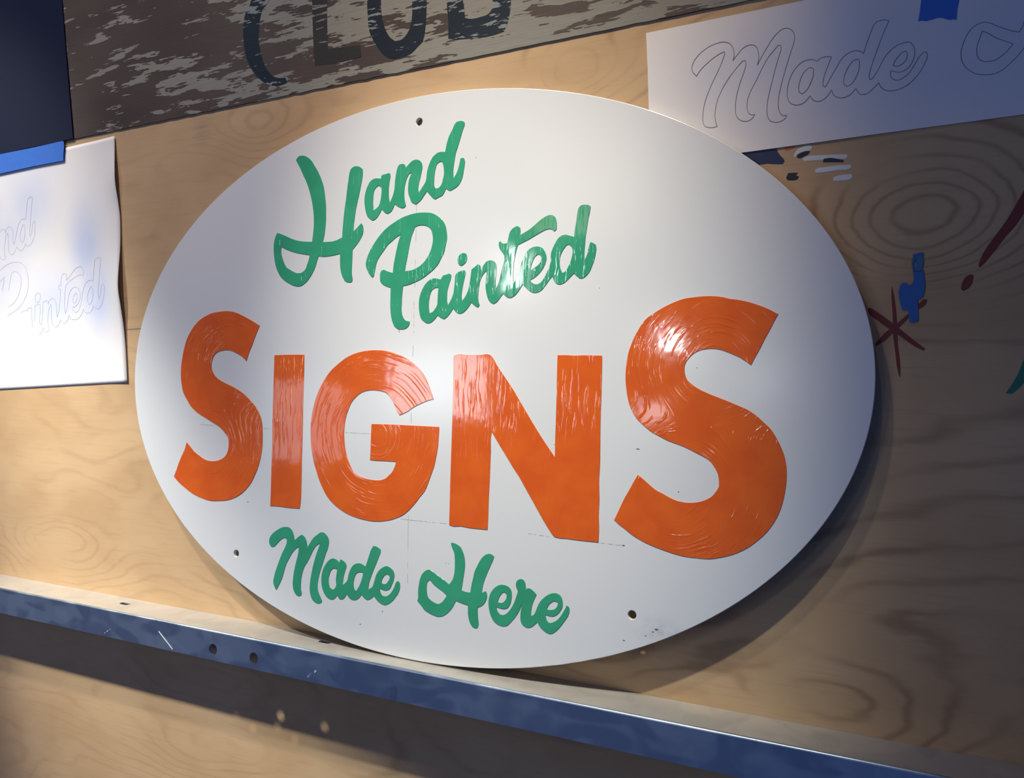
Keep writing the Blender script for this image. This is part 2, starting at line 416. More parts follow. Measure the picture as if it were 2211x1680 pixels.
# ---- orange SIGNS
LET.append(('S', 'orange_swirl', 'small orange letter S at the left', [A1([(805,252),(720,200),(650,163),(590,137),(535,127),(460,132),(385,148),(330,175),(280,210),(240,255),(210,300),(180,360),(155,440),(135,540),(124,640),(128,740),(145,830),(175,890),(215,955),(265,1003),(330,1045),(400,1090),(460,1130),(505,1180),(530,1220),(537,1270),(530,1330),(510,1375),(485,1398),(440,1418),(390,1423),(335,1410),(290,1380),(250,1350),(215,1310),(173,1257),(160,1310),(130,1380),(105,1440),(85,1500),(63,1555),(100,1600),(150,1645),(220,1700),(300,1740),(370,1763),(450,1766),(520,1760),(590,1738),(650,1700),(700,1650),(730,1610),(760,1550),(795,1460),(815,1380),(828,1280),(829,1200),(828,1130),(818,1060),(800,1010),(780,970),(755,935),(720,895),(680,853),(640,822),(590,790),(520,755),(450,715),(415,680),(395,640),(388,600),(395,550),(415,505),(450,478),(500,465),(550,467),(600,488),(650,518),(690,558),(715,480),(740,420),(765,350),(785,300)])]))
LET.append(('I', 'orange', 'orange letter I', [A1([(932,508),(1060,503),(1190,504),(1188,650),(1182,800),(1178,950),(1176,1100),(1173,1250),(1168,1400),(1166,1550),(1163,1660),(1158,1780),(1150,1833),(1050,1825),(960,1813),(895,1810),(900,1700),(905,1500),(912,1300),(914,1100),(920,900),(926,700)])]))
LET.append(('G', 'orange_swirl', 'orange letter G', [A1([(2305,887),(2285,830),(2260,760),(2230,690),(2180,625),(2120,570),(2050,525),(1980,495),(1900,472),(1820,464),(1760,466),(1680,478),(1610,500),(1550,530),(1480,585),(1420,640),(1370,710),(1330,780),(1300,850),(1275,930),(1258,1010),(1247,1090),(1244,1180),(1250,1300),(1265,1400),(1290,1500),(1320,1590),(1350,1660),(1385,1725),(1430,1780),(1490,1832),(1560,1877),(1640,1910),(1720,1932),(1820,1944),(1900,1937),(1975,1918),(2050,1883),(2140,1795),(2190,1730),(2230,1680),(2260,1610),(2285,1540),(2310,1470),(2330,1380),(2343,1300),(2350,1220),(2355,1127),(2260,1122),(2060,1112),(1910,1105),(1770,1102),(1765,1200),(1762,1300),(1757,1412),(1800,1418),(1900,1422),(1982,1428),(1970,1470),(1945,1520),(1915,1550),(1890,1572),(1850,1586),(1810,1588),(1760,1582),(1700,1568),(1650,1545),(1615,1515),(1590,1470),(1570,1420),(1550,1350),(1538,1270),(1533,1190),(1538,1110),(1550,1040),(1570,980),(1590,930),(1630,875),(1680,833),(1730,815),(1800,810),(1850,818),(1895,833),(1940,885),(1970,940),(1990,990),(2012,1027),(2090,990),(2120,967),(2210,920),(2260,900)])]))
LET.append(('N', 'orange', 'orange letter N', [B1([(718,118),(730,109),(850,108),(950,106),(1030,104),(1050,120),(1090,190),(1150,280),(1230,400),(1300,520),(1330,570),(1400,690),(1500,850),(1593,987),(1595,850),(1602,650),(1608,450),(1612,250),(1616,108),(1700,107),(1740,110),(1850,108),(2002,112),(2000,250),(1995,450),(1988,650),(1985,900),(1983,1050),(1975,1200),(1978,1350),(1972,1500),(1975,1600),(1970,1725),(1900,1718),(1800,1707),(1700,1693),(1610,1683),(1585,1672),(1550,1625),(1480,1510),(1400,1365),(1330,1240),(1280,1150),(1240,1090),(1180,990),(1110,875),(1047,768),(1040,830),(1040,930),(1035,1060),(1030,1200),(1022,1350),(1018,1500),(1012,1615),(950,1610),(860,1600),(780,1585),(690,1578),(680,1570),(685,1400),(690,1200),(700,900),(708,650),(715,400),(718,200)])]))
LET.append(('S', 'orange_swirl', 'tall orange letter S at the right', [D1([(1762,315),(1700,280),(1600,238),(1500,207),(1400,187),(1340,180),(1280,165),(1200,158),(1100,160),(1040,167),(950,180),(890,200),(830,225),(780,250),(720,285),(670,318),(620,355),(580,405),(550,455),(520,510),(495,570),(470,640),(455,710),(445,800),(443,880),(450,960),(460,1030),(475,1090),(500,1150),(540,1215),(600,1275),(660,1325),(740,1370),(800,1402),(860,1425),(940,1455),(1000,1483),(1060,1515),(1110,1540),(1170,1580),(1205,1625),(1235,1680),(1245,1720),(1250,1760),(1245,1810),(1220,1850),(1190,1885),(1150,1910),(1090,1932),(1000,1942),(900,1928),(820,1895),(760,1860),(710,1835),(660,1795),(610,1750),(550,1700),(520,1750),(470,1840),(430,1910),(390,1995),(345,2090),(380,2125),(430,2163),(480,2205),(550,2252),(620,2290),(700,2325),(780,2355),(870,2385),(950,2405),(1040,2417),(1180,2427),(1260,2415),(1350,2395),(1430,2365),(1500,2330),(1570,2280),(1640,2220),(1700,2150),(1750,2070),(1785,1990),(1810,1900),(1828,1800),(1835,1700),(1830,1610),(1815,1540),(1790,1470),(1750,1390),(1700,1310),(1640,1250),(1560,1180),(1490,1135),(1420,1105),(1350,1075),(1250,1035),(1150,995),(1060,950),(1000,905),(975,880),(960,840),(952,790),(960,740),(985,700),(1030,655),(1080,628),(1150,613),(1250,617),(1300,632),(1370,660),(1430,688),(1480,720),(1528,753),(1560,690),(1600,620),(1650,520),(1700,430),(1730,370)])]))
# ---- green script
LET.append(('Hand_H', 'green', 'green script capital H at the top left', [
 G2([(417,-82),(430,-110),(460,-137),(500,-143),(530,-140),(575,-117),(620,-75),(650,-30),(690,40),(720,100),(750,175),(775,260),(788,340),(797,420),(805,520),(805,620),(802,720),(795,800),(785,880),(765,975),(830,973),(900,965),(950,948),(1013,917),(1020,820),(1030,700),(1045,560),(1065,420),(1080,290),(1095,180),(1110,80),(1125,35),(1165,0),(1210,-7),(1250,7),(1280,30),(1282,90),(1270,180),(1255,260),(1235,360),(1210,470),(1190,570),(1175,680),(1165,760),(1163,835),(1200,800),(1240,755),(1265,730),(1282,760),(1290,810),(1285,860),(1265,910),(1235,965),(1190,1025),(1150,1075),(1148,1150),(1142,1280),(1140,1400),(1150,1465),(1145,1485),(1125,1497),(1095,1498),(1060,1487),(1030,1450),(1008,1400),(993,1330),(987,1250),(988,1127),(920,1145),(840,1160),(760,1165),(710,1158),(690,1220),(670,1290),(640,1360),(600,1430),(555,1490),(515,1525),(475,1547),(400,1545),(350,1525),(290,1490),(230,1440),(185,1370),(155,1290),(138,1200),(128,1080),(133,980),(150,910),(175,857),(230,875),(300,905),(380,940),(450,960),(540,970),(625,972),(635,900),(645,800),(648,680),(640,560),(625,460),(605,370),(580,280),(550,195),(510,110),(480,40),(450,-20)]),
 G2([(228,1040),(300,1075),(380,1105),(450,1122),(540,1137),(595,1145),(580,1210),(560,1270),(540,1325),(520,1350),(480,1375),(440,1380),(400,1368),(340,1335),(290,1295),(265,1250),(240,1180),(225,1110)])]))
LET.append(('and', 'green', 'green script letters and', [
 G1([(1515,875),(1525,835),(1540,825),(1580,815),(1620,800),(1637,812),(1640,840),(1630,900),(1620,980),(1618,1060),(1622,1130),(1632,1185),(1665,1110),(1690,1020),(1700,900),(1715,800),(1738,720),(1755,692),(1790,683),(1815,685),(1832,705),(1838,735),(1880,685),(1930,640),(1975,627),(2020,640),(2045,670),(2054,715),(2045,780),(2030,850),(2010,930),(2000,1000),(2007,1057),(2050,990)])
 + G3([(1280,1200),(1290,1110),(1310,1000),(1335,920),(1365,850),(1400,790),(1440,750),(1490,715),(1540,703),(1610,705),(1625,630),(1650,520),(1690,410),(1740,310),(1775,230),(1800,195),(1840,177),(1885,168),(1925,175),(1948,195),(1950,230),(1925,300),(1895,400),(1860,520),(1830,620),(1800,710),(1785,780),(1770,870),(1758,960),(1750,1040),(1757,1155),(1800,1090),(1835,1000),(1860,900),(1875,820),(1900,808),(1935,810),(1952,850),(1950,920),(1935,1010),(1920,1100),(1890,1200),(1850,1270),(1790,1325),(1740,1355),(1700,1375),(1660,1362),(1628,1340),(1600,1400),(1565,1455),(1510,1485),(1440,1522),(1410,1510),(1360,1460),(1325,1420),(1300,1385),(1260,1440),(1200,1530),(1150,1580),(1110,1612),(1070,1597),(1030,1570),(1005,1510),(975,1420),(972,1300),(985,1200),(1010,1120),(1038,1065),(990,1085),(960,1140),(930,1230),(912,1320),(906,1420),(910,1520),(925,1590),(933,1630),(920,1655),(880,1675),(840,1668),(800,1650),(770,1630),(742,1608)])
 + G1([(1680,1250),(1650,1300),(1605,1332),(1575,1320),(1530,1272),(1505,1320),(1470,1375),(1430,1410),(1405,1415),(1380,1400),(1340,1360),(1320,1300),(1308,1230),(1303,1150),(1315,1060),(1345,970),(1385,905),(1425,878),(1480,870)]),
 G1([(1422,1280),(1415,1180),(1420,1090),(1435,1020),(1460,985),(1490,965),(1520,985),(1525,1010),(1522,1080),(1510,1160),(1490,1225),(1460,1258),(1430,1278)]),
 G3([(1555,870),(1500,888),(1470,920),(1445,1000),(1430,1090),(1422,1190),(1424,1290),(1440,1325),(1470,1335),(1510,1315),(1545,1270),(1570,1190),(1588,1110),(1590,1020),(1578,930)])]))
LET.append(('P', 'green', 'green script capital P', [
 G4([(60,780),(75,710),(110,620),(160,530),(220,440),(290,355),(360,290),(440,235),(530,180),(620,145),(720,120),(820,113),(930,125),(1000,165),(1060,220),(1095,290),(1110,370),(1113,450),(1095,540),(1075,630),(1040,700),(1000,780),(940,850),(870,910),(790,970),(700,1015),(620,1048),(545,1065),(535,1150),(527,1280),(525,1390),(540,1460),(570,1505),(595,1520),(628,1522),(630,1550),(610,1590),(580,1615),(520,1628),(470,1620),(430,1585),(405,1530),(387,1450),(378,1340),(380,1200),(383,1087),(310,1062),(265,1030),(247,1000),(245,950),(248,900),(262,870),(290,855),(340,875),(410,895),(420,800),(440,690),(465,570),(490,470),(513,400),(450,440),(400,485),(345,535),(300,600),(250,670),(210,740),(190,810),(175,890),(160,945),(148,957),(120,930),(85,870),(65,820)]),
 G4([(700,300),(740,285),(800,278),(870,298),(905,335),(925,400),(930,470),(920,540),(895,620),(855,700),(810,760),(740,820),(660,858),(568,873),(580,790),(600,690),(620,580),(640,480),(665,390),(685,340)])]))
LET.append(('ainted', 'green', 'green script letters ainted', [
 G4([(1030,980),(1060,930),(1100,918),(1145,903),(1168,920),(1165,960),(1140,1040),(1118,1130),(1113,1210),(1115,1270),(1127,1312),(1160,1250),(1190,1180),(1205,1090),(1215,1000),(1225,920),(1250,890),(1310,868),(1340,860),(1353,885),(1345,940),(1325,1030),(1308,1130),(1302,1210),(1310,1257),(1350,1200),(1385,1120),(1405,1030),(1420,930),(1430,850),(1470,820),(1515,780),(1545,800),(1552,850),(1590,790),(1630,745),(1670,733),(1720,745),(1745,780),(1752,830),(1748,920),(1740,1010),(1745,1100),(1775,1040),(1800,950),(1830,820)])
 + G5([(537,810),(530,785),(505,745),(475,700),(462,655),(465,620),(485,603),(500,625),(530,635),(573,628),(590,550),(612,478),(650,435),(705,407),(740,430),(745,460),(740,525),(800,490),(870,445),(940,385),(1010,325),(1080,280),(1150,265),(1190,290),(1208,330),(1215,400),(1210,450),(1195,472),(1178,475),(1160,458),(1130,447),(1080,455),(1010,490),(940,530),(850,585),(780,620),(712,655),(690,730),(670,820),(655,920),(650,1020),(652,1160),(690,1090),(735,1010),(745,930),(780,830),(820,750),(870,700),(930,675),(985,675),(1030,695),(1065,750),(1082,820),(1070,880),(1040,950),(990,1020),(930,1075),(870,1110),(890,1140),(930,1160),(970,1160),(1010,1135),(1050,1080),(1090,1000),(1120,930),(1135,870),(1140,760),(1165,690),(1200,620),(1240,560),(1290,528),(1330,520),(1380,532),(1440,548),(1448,460),(1465,360),(1480,250),(1500,170),(1530,140),(1590,132),(1640,142),(1655,160),(1640,240),(1620,340),(1605,440),(1590,540),(1580,650),(1572,760),(1575,852),(1605,780),(1625,700),(1650,615),(1690,630),(1720,650),(1727,690),(1718,770),(1700,850),(1670,930),(1640,1000),(1600,1050),(1560,1080),(1520,1088),(1480,1062),(1438,1022),(1390,1070),(1330,1130),(1280,1160),(1235,1165),(1200,1145),(1170,1100),(1157,1060),(1110,1120),(1060,1190),(1010,1245),(960,1270),(900,1270),(850,1240),(810,1200),(775,1165),(740,1220),(700,1280),(650,1325),(610,1340),(570,1330),(545,1310),(520,1285),(480,1340),(430,1400),(395,1418),(360,1400),(325,1355),(305,1290),(292,1200),(295,1100),(305,985),(260,1040),(225,1110),(210,1190),(198,1280),(200,1380),(215,1432),(195,1465),(160,1445),(107,1400)])
 + G4([(1390,1340),(1340,1395),(1300,1420),(1270,1423),(1240,1410),(1192,1358),(1160,1410),(1110,1470),(1075,1495),(1040,1480),(992,1447),(950,1500),(900,1540),(850,1547),(820,1530),(775,1485),(755,1410),(748,1320),(752,1240),(775,1150),(820,1060),(870,1000),(920,970),(980,967)]),
 G4([(1002,1085),(950,1095),(915,1125),(895,1180),(880,1260),(878,1350),(887,1415),(920,1405),(955,1365),(985,1310),(990,1250),(995,1160)]),
 G5([(868,985),(885,920),(905,860),(935,805),(975,775),(1000,785),(1013,815),(1010,860),(980,905),(930,945)]),
 G5([(1290,1017),(1265,970),(1252,900),(1255,830),(1275,760),(1310,700),(1345,658),(1370,648),(1400,670),(1420,720),(1415,780),(1395,860),(1365,930),(1330,990)]),
 G4([(1335,638),(1365,650),(1373,695),(1365,745),(1330,785),(1300,805),(1275,795),(1252,755),(1250,710),(1270,670),(1300,645)])]))
LET.append(('M', 'green', 'green script capital M', [
 G6([(128,410),(145,350),(185,300),(240,260),(300,230),(355,225),(395,235),(425,270),(445,320),(455,370),(460,397),(500,360),(530,338),(550,328),(575,338),(600,375),(618,430),(625,488),(660,430),(700,370),(760,320),(800,295),(835,297),(875,335),(900,380),(903,430),(890,500),(860,580),(830,680),(800,770),(775,860),(758,950),(757,1020),(770,1080),(795,1135),(813,1180),(808,1205),(765,1217),(730,1205),(690,1170),(665,1110),(655,1050),(658,950),(675,840),(700,720),(730,610),(760,520),(790,440),(750,460),(710,510),(670,590),(630,670),(585,745),(560,820),(545,900),(540,980),(540,1040),(550,1080),(545,1110),(515,1122),(480,1105),(450,1060),(435,980),(440,880),(455,780),(480,670),(505,570),(515,485),(480,505),(430,560),(390,630),(350,710),(325,790),(300,880),(270,950),(240,1010),(222,1043),(200,1005),(183,950),(195,860),(225,760),(260,660),(300,560),(335,490),(357,430),(358,385),(335,368),(300,378),(260,410),(220,455),(190,480),(165,483),(140,460)])]))
LET.append(('ade', 'green', 'green script letters ade', [
 G6([(955,633),(1000,648),(1040,685),(1045,660),(1060,645),(1090,665),(1120,695),(1130,730),(1115,790),(1095,870),(1080,977),(1110,955),(1140,920),(1155,850),(1180,780),(1220,720),(1270,697),(1320,700),(1350,715),(1378,737),(1400,670),(1425,590),(1450,520),(1480,470),(1530,485),(1572,515),(1575,540),(1555,600),(1520,690),(1480,790),(1450,870),(1425,950),(1413,1035),(1440,1020),(1465,1000),(1490,930),(1515,850),(1550,790),(1600,750),(1655,733),(1700,755),(1740,800),(1752,860),(1740,920),(1720,970),(1690,1030),(1640,1048),(1600,1040),(1565,1022),(1570,1070),(1595,1110),(1630,1125),(1680,1105),(1720,1060),(1755,990),(1775,940),(1800,925),(1820,950),(1825,990),(1812,1060),(1770,1130),(1720,1190),(1670,1225),(1625,1238),(1580,1220),(1530,1180),(1485,1120),(1455,1150),(1405,1173),(1370,1155),(1325,1105),(1290,1150),(1240,1173),(1195,1165),(1160,1135),(1133,1095),(1105,1145),(1075,1163),(1040,1160),(1010,1115),(975,1155),(935,1165),(890,1145),(850,1100),(820,1030),(805,940),(808,860),(825,780),(860,710),(905,655)]),
 G6([(1012,775),(970,762),(940,780),(915,830),(900,890),(900,950),(915,1005),(955,1038),(980,1020),(997,980),(993,910),(1003,830)]),
 G6([(1345,815),(1300,813),(1265,825),(1240,870),(1225,930),(1225,1000),(1240,1045),(1260,1048),(1285,1010),(1320,930),(1340,860)]),
 G6([(1582,943),(1600,890),(1630,850),(1660,840),(1685,855),(1690,890),(1670,930),(1640,962),(1610,965)])]))
LET.append(('Here_H', 'green', 'green script capital H at the bottom', [
 G7([(562,320),(575,308),(610,315),(650,335),(690,370),(715,420),(735,480),(746,560),(743,650),(730,730),(718,810),(700,922),(750,945),(815,955),(825,880),(850,770),(872,680),(900,620),(930,560),(980,490),(1040,455),(1090,460),(1123,490),(1115,520),(1080,600),(1040,690),(1000,790),(975,880),(965,960),(1015,935),(1030,970),(1025,1040),(1000,1090),(960,1130),(912,1150),(910,1200),(915,1290),(918,1390),(905,1415),(880,1417),(840,1395),(810,1350),(790,1280),(783,1120),(730,1105),(680,1085),(630,1062),(600,1120),(560,1180),(510,1230),(450,1262),(400,1268),(340,1250),(270,1215),(210,1170),(185,1130),(150,1090),(127,1060),(137,1035),(137,960),(145,870),(160,790),(195,710),(240,670),(290,658),(330,685),(400,740),(470,790),(540,850),(580,795),(605,720),(613,630),(613,520),(605,440),(580,380)]),
 G7([(290,790),(340,850),(400,900),(460,945),(510,992),(480,1040),(450,1078),(400,1103),(360,1090),(310,1060),(270,1020),(252,950),(250,880),(260,820)])]))
LET.append(('ere', 'green', 'green script letters ere', [
 G7([(1220,853),(1270,860),(1320,890),(1345,930),(1352,990),(1345,1060),(1325,1120),(1290,1160),(1240,1167),(1200,1160),(1157,1142),(1160,1180),(1185,1220),(1225,1245),(1270,1235),(1320,1190),(1370,1110),(1395,1050),(1415,990),(1428,935),(1410,890),(1405,850),(1415,810),(1445,785),(1480,778),(1510,800),(1528,840),(1533,880),(1532,922),(1550,898),(1580,900),(1620,925),(1650,955),(1673,985),(1650,1030),(1625,1090),(1608,1160),(1600,1255),(1625,1250),(1650,1220),(1675,1160),(1700,1105),(1725,1065),(1770,1020),(1830,980),(1890,962),(1950,970),(1990,1010),(2010,1070),(2010,1130),(1985,1190),(1940,1240),(1890,1265),(1840,1260),(1790,1245),(1797,1290),(1815,1330),(1850,1350),(1900,1335),(1960,1290),(2010,1220),(2045,1160),(2065,1118),(2095,1150),(2100,1190),(2085,1250),(2040,1320),(1980,1400),(1920,1460),(1850,1492),(1810,1480),(1760,1445),(1710,1390),(1683,1340),(1640,1380),(1600,1405),(1550,1410),(1510,1390),(1475,1350),(1463,1300),(1465,1220),(1480,1108),(1450,1190),(1400,1270),(1340,1340),(1290,1385),(1240,1393),(1190,1380),(1130,1340),(1085,1270),(1060,1190),(1050,1100),(1060,1010),(1090,940),(1140,885),(1180,862)]),
 G7([(1168,1078),(1185,1030),(1210,985),(1240,955),(1265,955),(1285,985),(1280,1030),(1255,1070),(1215,1090)]),
 G7([(1803,1172),(1830,1120),(1865,1085),(1905,1068),(1940,1080),(1947,1105),(1935,1140),(1905,1170),(1850,1180)])]))
for nm, mk, lab, loops in LET:
    lp = [smooth(to_plane(l, on_sign), 3) for l in loops]
    me = shape_mesh(lp, .00008, .00028, 2)
    o = mesh_obj('painted_letter' if mk != 'green' else 'painted_script', me, M[mk], sign, SIGNM @ Matrix.Translation((0, 0, .0002)))
    o['label'] = lab
    for p in me.polygons: p.use_smooth = abs(p.normal.z) < .9

# pencil guidelines and small specks left on the sign
gl = [[(899,443),(898,520)],[(897,560),(896,620)],[(894,650),(893.5,720)],[(892.5,745),(890,790)],[(888,890),(887.5,914)],[(881.5,1112),(880,1260)],[(432,916.5),(462,918.5)],[(570,925),(586,926)],[(745,934),(798,936.5)],[(1195,960),(1199,960)],[(860,1120),(975,1132)],[(1140,1152),(1200,1161)],[(1293,1172),(1345,1178)]]
for a, b in gl:
    me = ribbon_mesh([to_plane([(a[0]+(b[0]-a[0])*k/8, a[1]+(b[1]-a[1])*k/8) for k in range(9)], on_sign)], .00045, .00012)
    mesh_obj('pencil_guideline', me, M['pencil_faint'], sign, SIGNM)
for seg in ([(861.6,711),(862,718)], [(533,1084),(537,1084.5)]):
    mesh_obj('pencil_tick', ribbon_mesh([to_plane(seg, on_sign)], .0006, .0001), M['speck'], sign, SIGNM)
sp = [(1377.5,969.5,3.4,1.0),(1346,1177.8,3,1.1),(826,1321,1.2,1.2),(778,1348,2,.9),(1417.5,1359.5,3.4,1.6),(1410,1364.5,2,1),(1394,1373,1.6,.9),(1347,1383,2.2,.9),(1465,1062,1.2,1),(969,1217,1,1),(963,1216,1,1),(1505,794,1,1),(1294,622,1,1),(1028,340,1,1)]
for (px, py, rx, ry) in sp:
    u, v = on_sign(px, py); s = .00052
    lp = [(u+rx*s*math.cos(a)*(1+.3*noise.noise(Vector((px, a*2, 0)))), v+ry*s*math.sin(a)*(1+.3*noise.noise(Vector((py, a*2, 3))))) for a in [2*math.pi*i/12 for i in range(12)]]
    mesh_obj('paint_chip', shape_mesh([lp], .00004), M['speck'] if rx > 1.1 else M['pencil_light'], sign, SIGNM @ Matrix.Translation((0, 0, .00006)))

# ---------------------------------------------------------------- weathered board and navy panel above
bd = .0018
bt = thing('weathered_sign_board', on_wall(800, 150), 'weathered brown board with flaking cream paint and worn dark letters, above the oval sign', 'sign board')
fn = wall_uv(bd)
pl = fn(160.6, 299.5); pt = fn(135.5, 0); pr = fn(1440, 37)
sl = (pr[1]-pl[1])/(pr[0]-pl[0]); xr = .60; zt = .74
pt2 = (pl[0]+(pt[0]-pl[0])*(zt-pl[1])/(pt[1]-pl[1]), zt)
def edge(a, b, n, amp, sd):
    out = []
    for i in range(n):
        k = i/n; out.append((a[0]+(b[0]-a[0])*k+amp*noise.noise(Vector((k*n*.7, sd, 0))), a[1]+(b[1]-a[1])*k+amp*noise.noise(Vector((k*n*.7, sd, 5)))))
    return out
lp = edge(pl, (xr, pl[1]+sl*(xr-pl[0])), 160, .0010, 1) + [(xr, zt)] + edge(pt2, pl, 60, .0010, 2)
mesh_obj('board', shape_mesh([lp], bd/2), M['board'], bt, WALLM(bd/2))
B7 = frame(780, 0, 6.008); B6 = frame(500, 0, 6.008)
BL = [('board_letter', 'worn dark letter C', B6([(560,-560),(420,-420),(330,-250),(280,-100),(240,60),(180,180),(155,350),(155,500),(170,640),(200,770),(260,900),(350,1010),(470,1095),(600,1110),(720,1070),(700,1010),(560,1000),(480,930),(430,850),(400,760),(370,640),(350,500),(355,380),(370,250),(400,130),(460,50),(520,-50),(560,-160),(620,-300),(720,-420)])),
      ('ghost', 'faded grey letter L', B6([(1040,-500),(1240,-500),(1240,300),(1250,640),(1460,610),(1670,585),(1680,740),(1400,810),(1080,850),(1060,500)])),
      ('board_letter', 'worn dark letter U', B7([(60,-560),(75,-60),(85,200),(110,420),(180,560),(260,680),(330,740),(420,765),(520,740),(640,700),(740,600),(800,540),(825,420),(840,280),(850,-60),(850,-560),(655,-560),(655,-60),(655,270),(640,340),(600,430),(530,510),(440,535),(370,480),(310,370),(275,250),(258,100),(255,-60),(250,-560)]))]
for mk, lab, pts in BL:
    q = smooth(to_plane(pts, fn), 3)
    o = mesh_obj('painted_letter', shape_mesh([q], .00015), M[mk], bt, WALLM(bd+.0001)); o['label'] = lab
q = smooth(to_plane(B7([(1108,-800),(1108,-60),(1115,100),(1130,300),(1130,500),(1250,510),(1400,500),(1700,460),(1850,410),(1900,290),(1930,150),(1930,-80),(1860,-170),(1925,-290),(1935,-480),(1880,-660),(1740,-770),(1500,-805)]), fn), 3)
qh = smooth(to_plane(B7([(1310,-110),(1310,-60),(1335,100),(1345,230),(1400,245),(1550,220),(1650,180),(1710,100),(1700,-60),(1640,-110)]), fn), 3)
qg = smooth(to_plane(B7([(1310,-250),(1600,-250),(1690,-320),(1710,-450),(1660,-580),(1560,-630),(1310,-640)]), fn), 3)
o = mesh_obj('painted_letter', shape_mesh([q, qh, qg], .00015), M['board_letter'], bt, WALLM(bd+.0001)); o['label'] = 'worn dark letter B'

nt = thing('navy_panel', on_wall(60, 150), 'plain dark navy blue panel in the top left corner beside the weathered board', 'panel')
f2 = wall_uv(.003)
a = f2(-3, 333.5); b = f2(158.5, 299.5); c = f2(133.8, 0)
c = (b[0]+(c[0]-b[0])*(zt-b[1])/(c[1]-b[1]), zt)
sn = (b[1]-a[1])/(b[0]-a[0]); x0 = -2.3
mesh_obj('panel_face', shape_mesh([[(x0, b[1]+sn*(x0-b[0])), b, c, (x0, zt)]], .0012, .0003), M['navy'], nt, WALLM(.0021))

# ---------------------------------------------------------------- left paper pattern
u = wall_uv(.001)
TLc = u(-190, 395); TRc = u(248.5, 294); BLc = u(-230, 855); BRc = u(276, 826)
edge_px = [(248.5,294),(251,330),(255,370),(257,410),(261,470),(262,520),(263,565),(265,620),(268,655),(271,720),(274,780),(276,826)]
EP = [u(*p) for p in edge_px]
def right_x(z):
    for (xa, za), (xb, zb) in zip(EP, EP[1:]):
        if zb <= z <= za: k = (za-z)/(za-zb); return xa+(xb-xa)*k
    return EP[0][0] if z > EP[0][1] else EP[-1][0]
def lift(x, z):
    xe = right_x(z); e = max(0.0, 1-(xe-x)/.05)
    zz = (TRc[1]-z)/(TRc[1]-BRc[1])
    prof = .0050*math.exp(-((zz-.17)/.10)**2) + .0068*math.exp(-((zz-.62)/.13)**2) + .0012
    return .0008 + e*e*prof
pap = thing('paper_pattern', on_wall(120, 560), 'white paper pattern with outlined script Painted on the left wall, its right edge curling', 'paper')
NX, NZ = 60, 70; V = []; Fc = []
for j in range(NZ+1):
    v = j/NZ
    for i in range(NX+1):
        k = i/NX
        xl = TLc[0]+(BLc[0]-TLc[0])*v
        zt_ = TLc[1]+(TRc[1]-TLc[1])*k; zb_ = BLc[1]+(BRc[1]-BLc[1])*k
        z = zt_+(zb_-zt_)*v; xr_ = right_x(TRc[1]+(BRc[1]-TRc[1])*v)
        x = xl+(xr_-xl)*k; V.append((x, z, lift(x, z)))
for j in range(NZ):
    for i in range(NX):
        a = j*(NX+1)+i; Fc.append((a, a+NX+1, a+NX+2, a+1))
me = bpy.data.meshes.new('sheet'); me.from_pydata(V, [], Fc); me.update()
for p in me.polygons: p.use_smooth = True
def cuv(px, py, f=u): return f(px, py)
def bl(px, py, sx, sy, a):
    q = u(px, py); return (q[0], q[1], sx, sy, a)
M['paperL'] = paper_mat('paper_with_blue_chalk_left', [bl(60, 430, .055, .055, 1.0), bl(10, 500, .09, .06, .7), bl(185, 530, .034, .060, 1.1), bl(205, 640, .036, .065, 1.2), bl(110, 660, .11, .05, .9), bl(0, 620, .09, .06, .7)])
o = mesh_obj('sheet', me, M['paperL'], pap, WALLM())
md = o.modifiers.new('thickness', 'SOLIDIFY'); md.thickness = .00025; md.offset = -1
L1 = frame(0, 420, 8); L2 = frame(0, 550, 8)
